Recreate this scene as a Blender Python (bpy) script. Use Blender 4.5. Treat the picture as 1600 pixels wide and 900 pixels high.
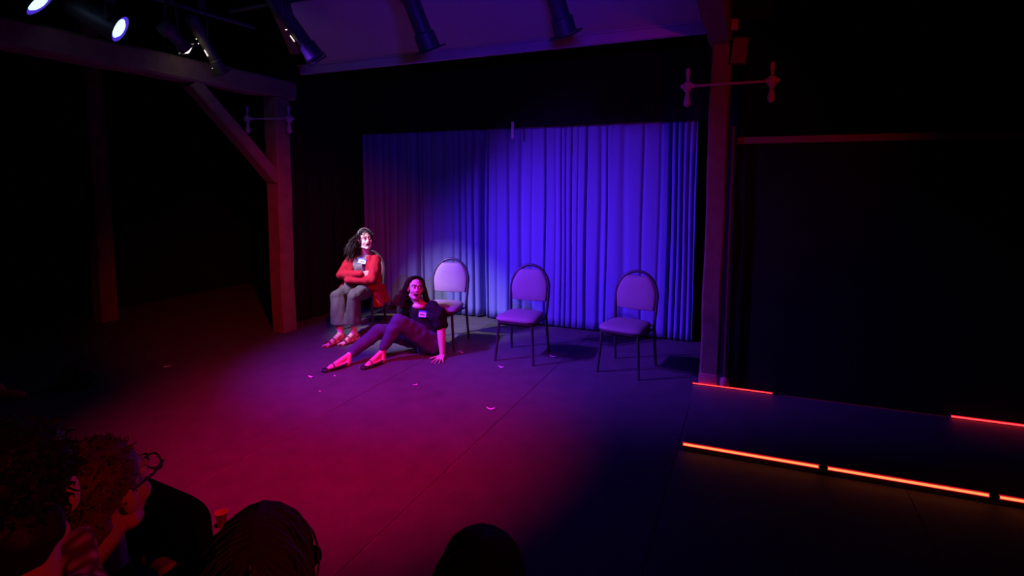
import bpy, bmesh, math, random
from mathutils import Vector, Matrix, Quaternion, noise
random.seed(7)
V = Vector
for o in list(bpy.data.objects): bpy.data.objects.remove(o, do_unlink=True)
scene = bpy.context.scene
COL = scene.collection

# ------------------------------------------------------------------ camera
cam_d = bpy.data.cameras.new('camera'); cam = bpy.data.objects.new('camera', cam_d); COL.objects.link(cam)
cam.location = (0, 0, 1.82); cam.rotation_euler = (math.radians(90-5.3767), 0, math.radians(23.769))
cam_d.sensor_width = 36; cam_d.lens = 36*850/1600; cam_d.shift_y = -88/1600; cam_d.clip_start = .05
scene.camera = cam
# ------------------------------------------------------------------ world, exposure
w = bpy.data.worlds.new('dark_room'); scene.world = w; w.use_nodes = True
w.node_tree.nodes['Background'].inputs[0].default_value = (.4, .3, .5, 1)
w.node_tree.nodes['Background'].inputs[1].default_value = 0.0006
vs = scene.view_settings; vs.view_transform = 'Standard'; vs.look = 'None'; vs.exposure = 0; vs.gamma = 1; vs.use_curve_mapping = False
# ------------------------------------------------------------------ stage light (blue and white beams leave lamps built below; red and magenta lamps are unseen)
def spot(name, loc, tgt, col, power, deg, blend=1, rad=.06):
    l = bpy.data.lights.new(name, 'SPOT'); l.color = col; l.energy = power; l.spot_size = math.radians(deg); l.spot_blend = blend; l.shadow_soft_size = rad
    o = bpy.data.objects.new(name, l); COL.objects.link(o); o.location = loc
    o.rotation_euler = (V(tgt)-V(loc)).to_track_quat('-Z', 'Y').to_euler(); return o
L1, L1T = V((-4.80, 2.32, 3.145)), V((-2.75, 5.1, .05))         # near blue wash lamp
L2, L2T = V((-4.80, 2.86, 3.075)), V((-1.45, 5.8, .70))     # second blue wash lamp
LW, LWT = V((-4.74, 3.44, 3.01)), V((-3.72, 5.66, .10))    # warm white profile lamp
BLUE = (.17, .028, 1)
spot('blue_beam', L1+(L1T-L1).normalized()*.09, L1T, BLUE, 1180, 66)
spot('blue_beam_second', L2+(L2T-L2).normalized()*.09, L2T, BLUE, 1320, 58)
spot('white_beam', LW+(LWT-LW).normalized()*.06, LWT, (1, .84, .90), 880, 37, 1, .03)
spot('red_beam', (-1.6, 1.6, 3.7), (-2.7, 3.05, 0), (1, .0, .11), 1180, 55, 1, .08)
spot('magenta_beam', (-4.3, 1.3, 3.2), (-2.75, 3.95, 0), (.75, .0, .85), 200, 44, 1, .08)
spot('red_side_beam', (-.6, 1.2, 3.1), (-4.7, 4.75, .5), (1, .012, .012), 580, 42, 1, .06)
spot('red_post_fill', (1.3, 1.0, 2.3), (-.28, 4.9, 2.1), (1, .01, .02), 75, 44, .8, .06)  # added red light for the right post alone, its source unseen
spot('red_house_beam', (2.4, .2, 2.6), (-1.2, .62, 1.12), (1, .012, .015), 80, 24, 1, .08)
spot('blue_ceiling_fill', (-.5, 1.6, 2.55), (-2.5, 4.5, 3.25), (.07, .012, 1), 130, 84, 1, .12)  # added fill for the ceiling board, in mid-air without a lamp

# ------------------------------------------------------------------ materials
MATS = {}
def mat(name, col, rough=.7, var=.25, scale=30, bump=.15, metal=0, spec=.3, col2=None, coat=0, sheen=0):
    if name in MATS: return MATS[name]
    m = bpy.data.materials.new(name); m.use_nodes = True; nt = m.node_tree; b = nt.nodes['Principled BSDF']
    b.inputs['Roughness'].default_value = rough; b.inputs['Metallic'].default_value = metal
    b.inputs['Specular IOR Level'].default_value = spec; b.inputs['Sheen Weight'].default_value = sheen
    tc = nt.nodes.new('ShaderNodeTexCoord'); n = nt.nodes.new('ShaderNodeTexNoise'); n.inputs['Scale'].default_value = scale; n.inputs['Detail'].default_value = 5
    nt.links.new(tc.outputs['Object'], n.inputs['Vector'])
    r = nt.nodes.new('ShaderNodeMix'); r.data_type = 'RGBA'
    c2 = col2 or tuple(c*(1-var) for c in col); c1 = col if col2 else tuple(min(1, c*(1+var)) for c in col)
    r.inputs[6].default_value = (*c2, 1); r.inputs[7].default_value = (*c1, 1)
    nt.links.new(n.outputs['Fac'], r.inputs[0]); nt.links.new(r.outputs[2], b.inputs['Base Color'])
    if bump:
        bp = nt.nodes.new('ShaderNodeBump'); bp.inputs['Strength'].default_value = bump; bp.inputs['Distance'].default_value = .01
        nt.links.new(n.outputs['Fac'], bp.inputs['Height']); nt.links.new(bp.outputs[0], b.inputs['Normal'])
    MATS[name] = m; return m
def emit(name, col, s):
    if name in MATS: return MATS[name]
    m = bpy.data.materials.new(name); m.use_nodes = True; nt = m.node_tree; b = nt.nodes['Principled BSDF']
    b.inputs['Base Color'].default_value = (.02, .02, .02, 1)
    b.inputs['Emission Color'].default_value = (*col, 1); b.inputs['Emission Strength'].default_value = s
    MATS[name] = m; return m
def plaid(name, a, b_, scale):
    m = bpy.data.materials.new(name); m.use_nodes = True; nt = m.node_tree; b = nt.nodes['Principled BSDF']; b.inputs['Roughness'].default_value = .9
    tc = nt.nodes.new('ShaderNodeTexCoord'); ws = []
    for d in 'XZ':
        wv = nt.nodes.new('ShaderNodeTexWave'); wv.bands_direction = d; wv.inputs['Scale'].default_value = scale; wv.inputs['Distortion'].default_value = 2.5
        nt.links.new(tc.outputs['Object'], wv.inputs['Vector']); ws.append(wv)
    mu = nt.nodes.new('ShaderNodeMath'); mu.operation = 'MULTIPLY'; nt.links.new(ws[0].outputs['Fac'], mu.inputs[0]); nt.links.new(ws[1].outputs['Fac'], mu.inputs[1])
    mx = nt.nodes.new('ShaderNodeMix'); mx.data_type = 'RGBA'; mx.inputs[6].default_value = (*a, 1); mx.inputs[7].default_value = (*b_, 1)
    nt.links.new(mu.outputs[0], mx.inputs[0]); nt.links.new(mx.outputs[2], b.inputs['Base Color']); MATS[name] = m; return m
M_floor = mat('stage_paint', (.085, .08, .085), .62, .35, 6, .12, spec=.25)
M_slab = mat('floor_gap', (.02, .02, .02), .9, .2, 10)
M_worn = mat('worn_panel_edge', (.2, .17, .16), .7, .4, 25)
M_black = mat('black_wall', (.012, .012, .013), .95, .3, 4, .1, spec=.05)
M_drape = mat('black_drape', (.010, .010, .011), .95, .3, 20, .1, spec=.05)
M_wood = mat('old_timber', (.20, .13, .10), .8, .4, 9, .5, spec=.2)
M_ceil = mat('ceiling_board', (.42, .40, .42), .85, .12, 2, .05, spec=.1)
M_fascia = mat('painted_fascia', (.45, .43, .46), .7, .15, 6, .05)
M_curtain = mat('curtain_cloth', (.17, .19, .46), .9, .10, 60, .12, spec=.1)
M_steel = mat('dark_steel', (.05, .05, .06), .42, .2, 30, .03, metal=.3, spec=.5)
M_can = mat('lamp_black', (.05, .05, .055), .5, .2, 20, .03, spec=.5)
M_grey = mat('galvanised_pipe', (.42, .42, .45), .55, .2, 20, .03, metal=.1)
M_fab = mat('mauve_vinyl', (.29, .235, .26), .6, .08, 40, .08)
M_seatedge = mat('seat_piping', (.30, .20, .20), .7, .2, 40)
M_skin = mat('skin', (.62, .42, .35), .55, .06, 40, .03)
M_hairD = mat('dark_hair', (.016, .012, .011), .5, .35, 120, .2, spec=.2)
M_hairB = mat('brown_hair', (.06, .038, .03), .5, .35, 120, .2, spec=.5)
M_hairG = mat('greying_hair', (.15, .11, .10), .55, .4, 120, .2, spec=.4)
M_eye = mat('eye_white', (.8, .8, .8), .3, .02, 10, 0)
M_iris = mat('iris_dark', (.02, .015, .01), .2, .1, 10, 0)
M_lip = mat('lips', (.38, .13, .13), .4, .1, 40, 0)
M_mouth = mat('mouth_inside', (.02, .004, .005), .6, .1, 40, 0)
M_red = mat('red_knit', (.28, .010, .024), .9, .2, 160, .3, spec=.1)
M_greyshirt = mat('grey_cotton', (.16, .155, .145), .9, .12, 90, .15)
M_greypants = mat('dark_grey_trouser_cloth', (.065, .062, .062), .9, .2, 60, .25)
M_jeans = mat('slate_trouser_cloth', (.06, .065, .12), .9, .2, 80, .2)
M_blackshirt = mat('black_cotton', (.014, .013, .015), .95, .3, 60, .3, spec=.1)
M_band = mat('grey_headband', (.17, .165, .16), .7, .1, 60, .1)
M_sandal = mat('oxblood_leather', (.16, .02, .025), .5, .2, 60, .1)
M_shoe = mat('black_leather', (.02, .018, .02), .4, .2, 60, .05)
M_paper = mat('white_paper', (.85, .83, .82), .8, .05, 60, .05)
M_tagblue = mat('sticker_blue', (.04, .10, .55), .6, .05, 60, 0)
M_ink = mat('marker_ink', (.03, .03, .06), .6, .05, 60, 0)
M_audblk = mat('black_jumper', (.012, .011, .013), .95, .3, 60, .2, spec=.1)
M_lensB = emit('blue_lamp_lens', (.40, .62, 1), 2.2)
M_ringB = emit('blue_lens_bloom', (.10, .035, 1), .62)  # lens bloom put into a glowing material
M_lensW = emit('warm_lamp_lens', (1, .88, .62), 7)
M_vent = emit('lamp_vent_light', (1, .85, .75), 1.3)
M_ledcore = emit('led_core', (1, .21, .06), 2.0)
M_ledhalo = emit('led_red_halo', (1, .004, .03), .6)  # red halo around the strips, given as emission
M_plaid = plaid('plaid_cloth', (.10, .03, .03), (.70, .45, .45), 14)

# ------------------------------------------------------------------ mesh helpers
def link(name, me, m, parent=None, smooth=True, kind=None):
    o = bpy.data.objects.new(name, me); COL.objects.link(o)
    if m is not None and not me.materials: me.materials.append(m)
    if smooth:
        me.polygons.foreach_set('use_smooth', [True]*len(me.polygons))
        try: me.set_sharp_from_angle(angle=math.radians(40))
        except Exception: pass
    if parent: o.parent = parent
    if kind: o['kind'] = kind
    return o
def tag(o, label, cat, group=None):
    o['label'] = label; o['category'] = cat
    if group: o['group'] = group
    return o
def empty(name, loc, label, cat, rz=0, group=None):
    o = bpy.data.objects.new(name, None); COL.objects.link(o); o.location = loc; o.rotation_euler = (0, 0, rz); o.empty_display_size = .1
    return tag(o, label, cat, group)
class MB:
    def __init__(s): s.v = []; s.f = []
    def add(s, vs, fs):
        n = len(s.v); s.v += [tuple(x) for x in vs]; s.f += [tuple(i+n for i in f) for f in fs]; return s
    def box(s, c, d, M=None):
        x, y, z = (t/2 for t in d); c = V(c)
        P = [V((sx*x, sy*y, sz*z)) for sz in (-1, 1) for sx, sy in ((-1, -1), (1, -1), (1, 1), (-1, 1))]
        P = [c+(M @ p if M else p) for p in P]
        return s.add(P, [(3, 2, 1, 0), (4, 5, 6, 7), (0, 1, 5, 4), (1, 2, 6, 5), (2, 3, 7, 6), (3, 0, 4, 7)])
    def rings(s, R, close=True, capped=True):
        n = len(R[0]); vs = [p for r in R for p in r]; fs = []
        for i in range(len(R)-1):
            for j in range(n if close else n-1):
                k = (j+1) % n; fs.append((i*n+j, i*n+k, (i+1)*n+k, (i+1)*n+j))
        if capped and close: fs.append(tuple(range(n-1, -1, -1))); fs.append(tuple((len(R)-1)*n+j for j in range(n)))
        return s.add(vs, fs)
    def tube(s, pts, r, n=8):
        pts = [V(p) for p in pts]; R = []; q = None
        rr = r if isinstance(r, (list, tuple)) else [r]*len(pts)
        a = None
        for i, p in enumerate(pts):
            t = (pts[min(i+1, len(pts)-1)]-pts[max(i-1, 0)]).normalized()
            if a is None: a = t.orthogonal().normalized()
            else:
                a = a-t*a.dot(t); a = a.normalized() if a.length > 1e-6 else t.orthogonal().normalized()
            b = t.cross(a)
            R.append([p+(a*math.cos(2*math.pi*k/n)+b*math.sin(2*math.pi*k/n))*rr[i] for k in range(n)])
        return s.rings(R)
    def lathe(s, prof, n=20, M=None, capped=True):
        R = [[(M @ V((r*math.cos(2*math.pi*k/n), r*math.sin(2*math.pi*k/n), z))) if M else V((r*math.cos(2*math.pi*k/n), r*math.sin(2*math.pi*k/n), z)) for k in range(n)] for r, z in prof]
        return s.rings(R, True, capped)
    def ell(s, c, r, M=None, n=16, m=10):
        c = V(c); R = []
        for i in range(m+1):
            th = math.pi*i/m; th = min(max(th, .02), math.pi-.02)
            R.append([c+(M @ p if M else p) for p in [V((r[0]*math.sin(th)*math.cos(2*math.pi*k/n), r[1]*math.sin(th)*math.sin(2*math.pi*k/n), -r[2]*math.cos(th))) for k in range(n)]])
        return s.rings(R)
    def cap(s, a, b, ra, rb, n=14):      # tapered limb with round ends
        a, b = V(a), V(b); t = (b-a).normalized(); u = t.orthogonal().normalized(); w_ = t.cross(u); R = []
        for k in range(5):
            th = math.pi/2*(1-k/4*.98)
            R.append((a-t*ra*math.sin(th), ra*math.cos(th)+1e-5))
        for k in range(5):
            th = math.pi/2*(k/4*.98+.02)
            R.append((b+t*rb*math.sin(th), rb*math.cos(th)+1e-5))
        return s.rings([[p+(u*math.cos(2*math.pi*k/n)+w_*math.sin(2*math.pi*k/n))*r for k in range(n)] for p, r in R])
    def chain(s, pr):
        for (a, ra), (b, rb) in zip(pr[:-1], pr[1:]): s.cap(a, b, ra, rb)
        return s
    def loft(s, secs, n=24):             # (centre, x-axis vector, y-axis vector)
        return s.rings([[V(c)+V(ax)*math.cos(2*math.pi*k/n)+V(ay)*math.sin(2*math.pi*k/n) for k in range(n)] for c, ax, ay in secs])
    def mesh(s, name='mesh'):
        me = bpy.data.meshes.new(name); me.from_pydata(s.v, [], s.f); me.update(); return me
    def build(s, name, m, parent=None, smooth=True, bevel=0, kind=None):
        me = s.mesh(name)
        if bevel:
            bm = bmesh.new(); bm.from_mesh(me); bmesh.ops.bevel(bm, geom=bm.edges[:], offset=bevel, segments=2, affect='EDGES', profile=.5); bm.to_mesh(me); bm.free()
        return link(name, me, m, parent, smooth, kind)
def remesh(mb, voxel, it=4, disp=None, fac=.5):
    """one continuous skin over everything in mb"""
    me = mb.mesh('tmp'); bm = bmesh.new(); bm.from_mesh(me); bmesh.ops.recalc_face_normals(bm, faces=bm.faces[:]); bm.to_mesh(me); bm.free()
    o = bpy.data.objects.new('tmp', me); COL.objects.link(o)
    r = o.modifiers.new('r', 'REMESH'); r.mode = 'VOXEL'; r.voxel_size = voxel
    if it:
        sm = o.modifiers.new('s', 'SMOOTH'); sm.iterations = it; sm.factor = fac
    dg = bpy.context.evaluated_depsgraph_get(); out = bpy.data.meshes.new_from_object(o.evaluated_get(dg))
    bpy.data.objects.remove(o, do_unlink=True); bpy.data.meshes.remove(me)
    if disp:
        nv = [disp(v.co, v.normal) for v in out.vertices]
        for v, p in zip(out.vertices, nv): v.co = p
        out.update()
    return out
def wrinkle(amp, sc, ani=(1, 1, 1)):
    def f(c, n): return c+n*amp*noise.noise(V((c.x*sc*ani[0], c.y*sc*ani[1], c.z*sc*ani[2])))
    return f
def copy_tree(o, parent=None):
    c = o.copy(); COL.objects.link(c); c.parent = parent
    for ch in [x for x in TREE.get(o.name, o.children)]: copy_tree(ch, c)
    return c
TREE = {}
def track(F, up=V((0, 0, 1))):   # matrix whose -Y looks along F
    y = -V(F).normalized(); x = y.cross(up).normalized(); z = x.cross(y); return Matrix((x, y, z)).transposed()

# ================================================================== THE SETTING
def struct(name, mb, m, **k):
    return mb.build(name, m, kind='structure', smooth=False, **k)
struct('floor', MB().box((-2.3, 2.4, -.07), (12.6, 9.2, .1)), M_slab)
floor = bpy.data.objects['floor']
seams = [-8.2, -6.9, -5.6, -4.3, -3.0, -1.7, -.4, .9, 2.2, 3.5]
pm = None
for i in range(len(seams)-1):
    p = MB().box((0, 0, 0), (1.3-.004, 8.9, .02)).build('floor_panel', M_floor, floor, smooth=False, bevel=.0015)
    p.location = (seams[i]+.65, 2.45, -.01)
for sx, ya, yb in ((-3.0, 1.2, 3.1), (-1.7, .9, 3.45)):   # bare plywood edge worn through the black paint
    mb = MB(); y = ya
    while y < yb:
        l = random.uniform(.05, .22); wd = random.uniform(.002, .0045)
        mb.box((sx+.006, y+l/2, .0006), (wd, l, .0012)); y += l+random.choice([.01, .02, .05])
    o = mb.build('worn_edge', M_worn, floor, smooth=False)
struct('wall_back', MB().box((-2.3, 6.85, 2.3), (12.4, .1, 4.8)), M_black)
struct('wall_left', MB().box((-8.45, 2.4, 2.3), (.1, 9, 4.8)), M_black)
struct('wall_right', MB().box((3.85, 2.4, 2.3), (.1, 9, 4.8)), M_black)
struct('wall_rear', MB().box((-2.3, -2.05, 2.3), (12.4, .1, 4.8)), M_black)
struct('ceiling', MB().box((-2.3, 2.4, 4.75), (12.6, 9.2, .1)), M_black)
# sloping painted ceiling board over the front of the stage, with its fascia and conduit; left edge cut aslant where light falls off
c = MB(); A, B = (4.80, 3.10), (1.3, 4.45)
c.add([((xa if y > 3 else xb), y+dy, z+dz) for xa, xb in ((-4.62, -2.25), (-.28, -.28)) for (y, z) in (A, B) for dy, dz in ((0, 0), (.015, .04))], [(0, 2, 6, 4), (1, 5, 7, 3), (0, 1, 3, 2), (4, 6, 7, 5), (0, 4, 5, 1), (2, 3, 7, 6)])
cb = struct('ceiling_slope', c, M_ceil)
tr = MB().box((-2.45, 4.83, 3.06), (4.6, .05, .085)).build('trim_1', M_fascia, kind='structure', smooth=False, bevel=.004)
MB().tube([(-4.74, 4.78, 3.105), (-.3, 4.78, 3.105)], .011).build('conduit', M_grey, tr)
struct('wall_header', MB().box((-2.6, 4.93, 3.75), (5.4, .12, 1.3)), M_black)
# black border cloth over the curtain
bd = MB(); R = []
for z in (2.47, 3.4):
    R.append([V((-5.3+i*.05, 6.18+.015*math.sin(i*1.1)+.01*math.sin(i*.37), z)) for i in range(100)])
bd.rings([R[0], R[1], [p+V((0, .012, 0)) for p in R[1]], [p+V((0, .012, 0)) for p in R[0]]], close=False)
# left masking leg
tag(bd.build('stage_border', M_drape), 'black border cloth hanging above the blue lit stage curtain', 'drape')
def drape(name, p0, p1, z0, z1, label, amp=.02):
    p0, p1 = V(p0), V(p1); d = (p1-p0); n = int(d.length/.03); t = d.normalized(); nn = V((-t.y, t.x, 0)); mb = MB(); R = []
    for z in (z0, z1):
        R.append([p0+d*i/n+nn*amp*(math.sin(i*.9)+.5*math.sin(i*.41+1))+V((0, 0, z)) for i in range(n+1)])
    mb.rings([R[0], R[1], [p+nn*.01 for p in R[1]], [p+nn*.01 for p in R[0]]], close=False)
    return tag(mb.build(name, M_drape), label, 'drape')
drape('masking_drape', (-5.32, 4.97, 0), (-5.17, 6.5, 0), .005, 3.4, 'black masking drape in the dark behind the left timber post')
drape('masking_drape', (-.42, 6.42, 0), (-.12, 5.0, 0), .005, 3.4, 'black masking drape between the blue curtain and the right timber post')

# ------------------------------------------------------------------ stage curtain, two panels
def curtain(x0, x1, ybase, folds, label, seed):
    random.seed(seed); nx = int((x1-x0)/.006); nz = 22; R = []
    zt, zb = 2.56, .02
    for j in range(nz+1):
        z = zb+(zt-zb)*j/nz; row = []
        for i in range(nx+1):
            x = x0+(x1-x0)*i/nx; y = ybase
            for fx, fw, fd in folds:
                u = (x-fx-.006*math.sin(z*2.2+fx*9))/fw
                if abs(u) < 3: y += 1.35*fd*math.exp(-u*u)*(1-.35*z/zt)
            y += .014*noise.noise(V((x*3.1, z*.35, seed)))+.022*noise.noise(V((x*1.1+5, z*.2, seed)))+.004*noise.noise(V((x*14, z*.8, seed)))
            row.append(V((x, y, z)))
        R.append(row)
    mb = MB(); mb.rings(R, close=False)
    o = mb.build('stage_curtain', M_curtain)
    s = o.modifiers.new('thickness', 'SOLIDIFY'); s.thickness = .006; s.offset = 1
    tag(o, label, 'curtain')
    h = MB(); h.rings([[p+V((0, -.006, 0)) for p in r] for r in R[:2]], close=False); h.rings([[p+V((0, -.007, dz)) for p in R[0]] for dz in (.03, .034)], close=False)
    return o
def X(px): return PX(px)
def PX(px):      # horizontal place on the curtain plane of a fold seen at this column
    d = V((-math.sin(.41485)*.9956+math.cos(.41485)*(px-800)/850, math.cos(.41485)*.9956+math.sin(.41485)*(px-800)/850)); return d.x*6.31/d.y
left = [(572, .02, .04), (583, .012, .02), (597, .02, .05), (606, .012, .045), (618, .02, .03), (632, .014, .03), (650, .03, .09), (658, .012, .05), (672, .02, .02), (690, .03, .02), (707, .016, .02), (717, .014, .04), (727, .012, .03), (738, .016, .055), (752, .035, .10), (761, .012, .05), (775, .02, .015), (793, .02, .03)]
right = [(815, .03, .03), (832, .02, .012), (852, .010, .06), (868, .016, .012), (877, .010, .03), (884, .010, .03), (893, .010, .045), (903, .012, .015), (915, .012, .07), (938, .03, .03), (948, .012, .03), (975, .04, .02), (1004, .02, .02), (1030, .02, .015), (1046, .016, .07), (1056, .012, .06), (1065, .014, .05), (1074, .014, .06), (1083, .014, .04)]
cl = curtain(-5.12, PX(818), 6.34, [(PX(a), b, c_) for a, b, c_ in left], 'left half of the stage curtain, purple folds behind the seated women', 3)
cr = curtain(PX(806), -.56, 6.29, [(PX(a), b, c_) for a, b, c_ in right], 'right half of the stage curtain, brightest blue behind two empty chairs', 8)
random.seed(7)
tag(MB().box((PX(809), 6.15, 2.43), (.035, .012, .2)).build('curtain_cord_weight', M_fascia, bevel=.004), 'small pale blue lit strip hanging at the top of the curtain join', 'cord')

# ------------------------------------------------------------------ timber frame
def timber(name, a, b, w_, h, label, up=V((0, 0, 1)), seed=1, parent=None):
    """hand-hewn beam: a box run with wavy arrises"""
    a, b = V(a), V(b); t = (b-a).normalized(); s_ = t.cross(up).normalized(); u = s_.cross(t); L = (b-a).length; n = max(4, int(L/.12)); R = []
    for i in range(n+1):
        p = a+t*L*i/n; ring = []
        for sx, sy in ((-1, -.8), (-.8, -1), (.8, -1), (1, -.8), (1, .8), (.8, 1), (-.8, 1), (-1, .8)):
            q = p+s_*sx*w_/2+u*sy*h/2; k = noise.noise_vector(q*2.3+V((seed, 0, 0)))*.012; ring.append(q+k-t*k.dot(t))
        R.append(ring)
    mb = MB(); mb.rings(R); o = mb.build(name, M_wood, parent, smooth=False)
    if label: tag(o, label, 'timber')
    return o
YV = V((0, 1, 0))
lp = timber('timber_post', (-5.17, 4.84, 0), (-5.16, 4.84, 2.78), .21, .21, 'red lit timber post on the left of the stage', YV, 1)
timber('timber_beam', (-5.16, -1.0, 2.93), (-5.16, 5.05, 2.89), .21, .22, 'long timber beam running along the upper left above the brace', V((0, 0, 1)), 2)
timber('knee_brace', (-5.16, 3.78, 2.80), (-5.16, 4.76, 1.84), .13, .16, 'diagonal timber knee brace between left post and long beam', V((1, 0, 0)), 3)
rp = timber('timber_post', (-.285, 4.94, .0), (-.275, 4.94, 2.93), .155, .16, 'tall timber post on the right, red above and purple below', YV, 4)
timber('timber_beam', (-.30, -1.0, 3.06), (-.285, 4.98, 3.04), .175, .2, 'red lit timber beam at the top right running towards the viewer', V((0, 0, 1)), 5)
timber('timber_block', (-.19, 4.87, 2.86), (-.08, 4.87, 2.85), .14, .2, 'short timber block on the side of the right post', V((0, 0, 1)), 6)
timber('timber_post', (-7.66, 4.25, 0), (-7.66, 4.25, 4.69), .2, .2, 'hardly visible timber post in the dark far left', YV, 7)
timber('added_rafter', (-4.66, 4.66, 3.27), (-2.36, 1.25, 4.60), .12, .14, 'added dark sloping rafter where the purple ceiling falls into shade', V((0, 0, 1)), 8)  # rafter added along the slanted cut, standing in for shade
# socket at the foot of the right post and the pipe standing beside it
MB().box((-.29, 4.855, .11), (.15, .03, .10)).build('post_shoe', mat('led_glow_red', (.55, .16, .17), .6, .1, 20, .05), rp, bevel=.006).matrix_parent_inverse = Matrix()  # glow of the red light strip put into the shoe colour
pp = empty('standing_pipe', (-.155, 4.86, .06), 'thin red lit pipe standing beside the right timber post', 'pipe')
MB().tube([(0, 0, .0), (.0, 0, 2.2)], .014, 10).build('pipe', mat('red_brown_pipe', (.11, .04, .03), .8, .3, 30, .1, spec=.1), pp)  # plain dark red-brown pipe colour
MB().lathe([(.018, .0), (.036, .012), (.04, .04), (.032, .075), (.016, .088)], 16).build('pipe_foot', MATS['led_glow_red'], pp)  # foot shares the glow-tinted colour
def cross_pipe(P, ends, label, axis):
    r = empty('cross_pipe', P, label, 'pipe')
    MB().tube([V(axis)*ends[0], V(axis)*ends[1]], .011, 8).build('pipe', M_grey, r)
    for e in ends:
        b_ = MB().lathe([(.008, -.17), (.026, -.155), (.03, -.12), (.018, -.08), (.016, -.05), (.036, -.03), (.04, 0), (.034, .03), (.014, .04), (.012, .07), (.02, .10), (.016, .14), (.004, .15)], 14).build('pipe_spigot', M_grey, r); b_.location = V(axis)*e
        MB().box((0, 0, 0), (.11, .05, .03)).build('clamp', M_grey, b_, bevel=.005)
    return r
cross_pipe((-.28, 4.82, 2.60), (-.245, .39), 'short pipe crossing the right timber post with a spigot each end', (1, 0, 0))
cross_pipe((-5.15, 4.71, 2.53), (-.25, .24), 'short pipe crossing the left timber post with a spigot each end', (.93, .36, 0))
# ------------------------------------------------------------------ dark partition, platform and LED strips on the right
RT = math.radians(2.4)
plat = empty('side_platform', (-.36, 3.69, 0), 'low black platform on the right edged with red light strips', 'platform', RT)
MB().box((1.95, .575, .03), (3.9, 1.15, .06)).build('platform_deck', M_floor, plat, bevel=.004)
pw = MB().box((1.95, 0, 1.07), (3.7, .05, 2.14)).build('wall_partition', M_black, bevel=.003); pw['kind'] = 'structure'
pw.location = (-.36-math.sin(RT)*1.24, 3.69+math.cos(RT)*1.24, 0); pw.rotation_euler = (0, 0, RT)
for v in pw.data.vertices: v.co.x += .18
MB().box((2.13, -.03, 2.145), (3.7, .07, .055)).build('rail', M_wood, pw, bevel=.005)
def led(x0, x1, y, z, label, r=.0085, core=None):
    d = V((math.cos(RT), math.sin(RT), 0)); o = V((-.36, 3.69, 0)); nrm = V((-d.y, d.x, 0)); P = lambda x: o+d*x+nrm*y
    e = empty('led_strip', P((x0+x1)/2)+V((0, 0, z)), label, 'light strip', RT, 'red light strips on the platform')
    h = (x1-x0)/2
    MB().tube([(-h, 0, 0), (h, 0, 0)], r*.8, 8).build('led_core', core or M_ledcore, e)
    for sz in ((-1, 1) if r > .002 else ()):
        MB().tube([(-h-.006, .004, sz*r*1.15), (h+.006, .004, sz*r*1.15)], r*.45, 6).build('halo_lip', M_ledhalo, e)  # glowing lips stand in for the bloom around the core
    for sx in (-1, 1): MB().box((sx*(h+.012), .002, 0), (.012, .014, .02)).build('end_cap', M_can, e, bevel=.002)
    return e
led(.0, .80, -.008, .052, 'glowing red light strip on the platform front edge, first from the stage')
led(.855, 1.645, -.008, .052, 'longest looking red light strip on the platform front edge, second from the stage')
led(1.70, 2.5, -.008, .052, 'red light strip on the platform front edge cut off by the right border')
led(.0, .62, 1.125, .072, 'thin red light strip at the foot of the right timber post', .0045, emit('led_mid', (1, .035, .035), 3.2))
led(.70, 1.80, 1.135, .0625, 'faint red light strip half hidden along the dark partition foot', .0011, emit('led_dim', (1, .01, .02), .10))
led(1.83, 2.65, 1.125, .072, 'red light strip at the foot of the dark partition by the right border', .0065, emit('led_mid', (1, .035, .035), 3.2))

# ------------------------------------------------------------------ stage lamps
def par_can(loc, tgt, label, size=1.0, lit=True, hang=.32):
    e = empty('par_lamp', loc, label, 'stage lamp', 0, 'blue wash lamps above the left beam')
    F = (V(tgt)-V(loc)).normalized(); Mt = F.to_track_quat('Z', 'Y').to_matrix(); T = lambda p: Mt @ V(p)
    k = size; b = MB()
    b.lathe([(.05*k, -.26*k), (.075*k, -.25*k), (.085*k, -.12*k), (.095*k, .0), (.098*k, .05*k), (.092*k, .05*k), (.089*k, .0), (.06*k, -.05*k)], 28, Mt); b.build('can', M_can, e)
    MB().lathe([(.07*k, .040*k), (.092*k, .048*k), (.092*k, .044*k), (.07*k, .034*k)], 28, Mt, False).build('bloom_ring', M_ringB, e)  # glowing ring imitates the bloom around the lens
    MB().lathe([(.001, .062*k), (.03*k, .058*k), (.055*k, .05*k), (.07*k, .038*k), (.07*k, .03*k), (.001, .03*k)], 28, Mt).build('lens', M_lensB, e)
    s_ = Mt @ V((1, 0, 0)); 
    yk = MB(); top = V((0, 0, hang*.55)); yk.tube([s_*.105*k, s_*.11*k+V((0, 0, .08)), s_*.09*k+top, -s_*.09*k+top, -s_*.11*k+V((0, 0, .08)), -s_*.105*k], .007, 6); yk.build('yoke', M_can, e)
    MB().box(top+V((0, 0, .05)), (.04, .05, .1)).build('clamp', M_can, e, bevel=.004)
    return e
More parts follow.
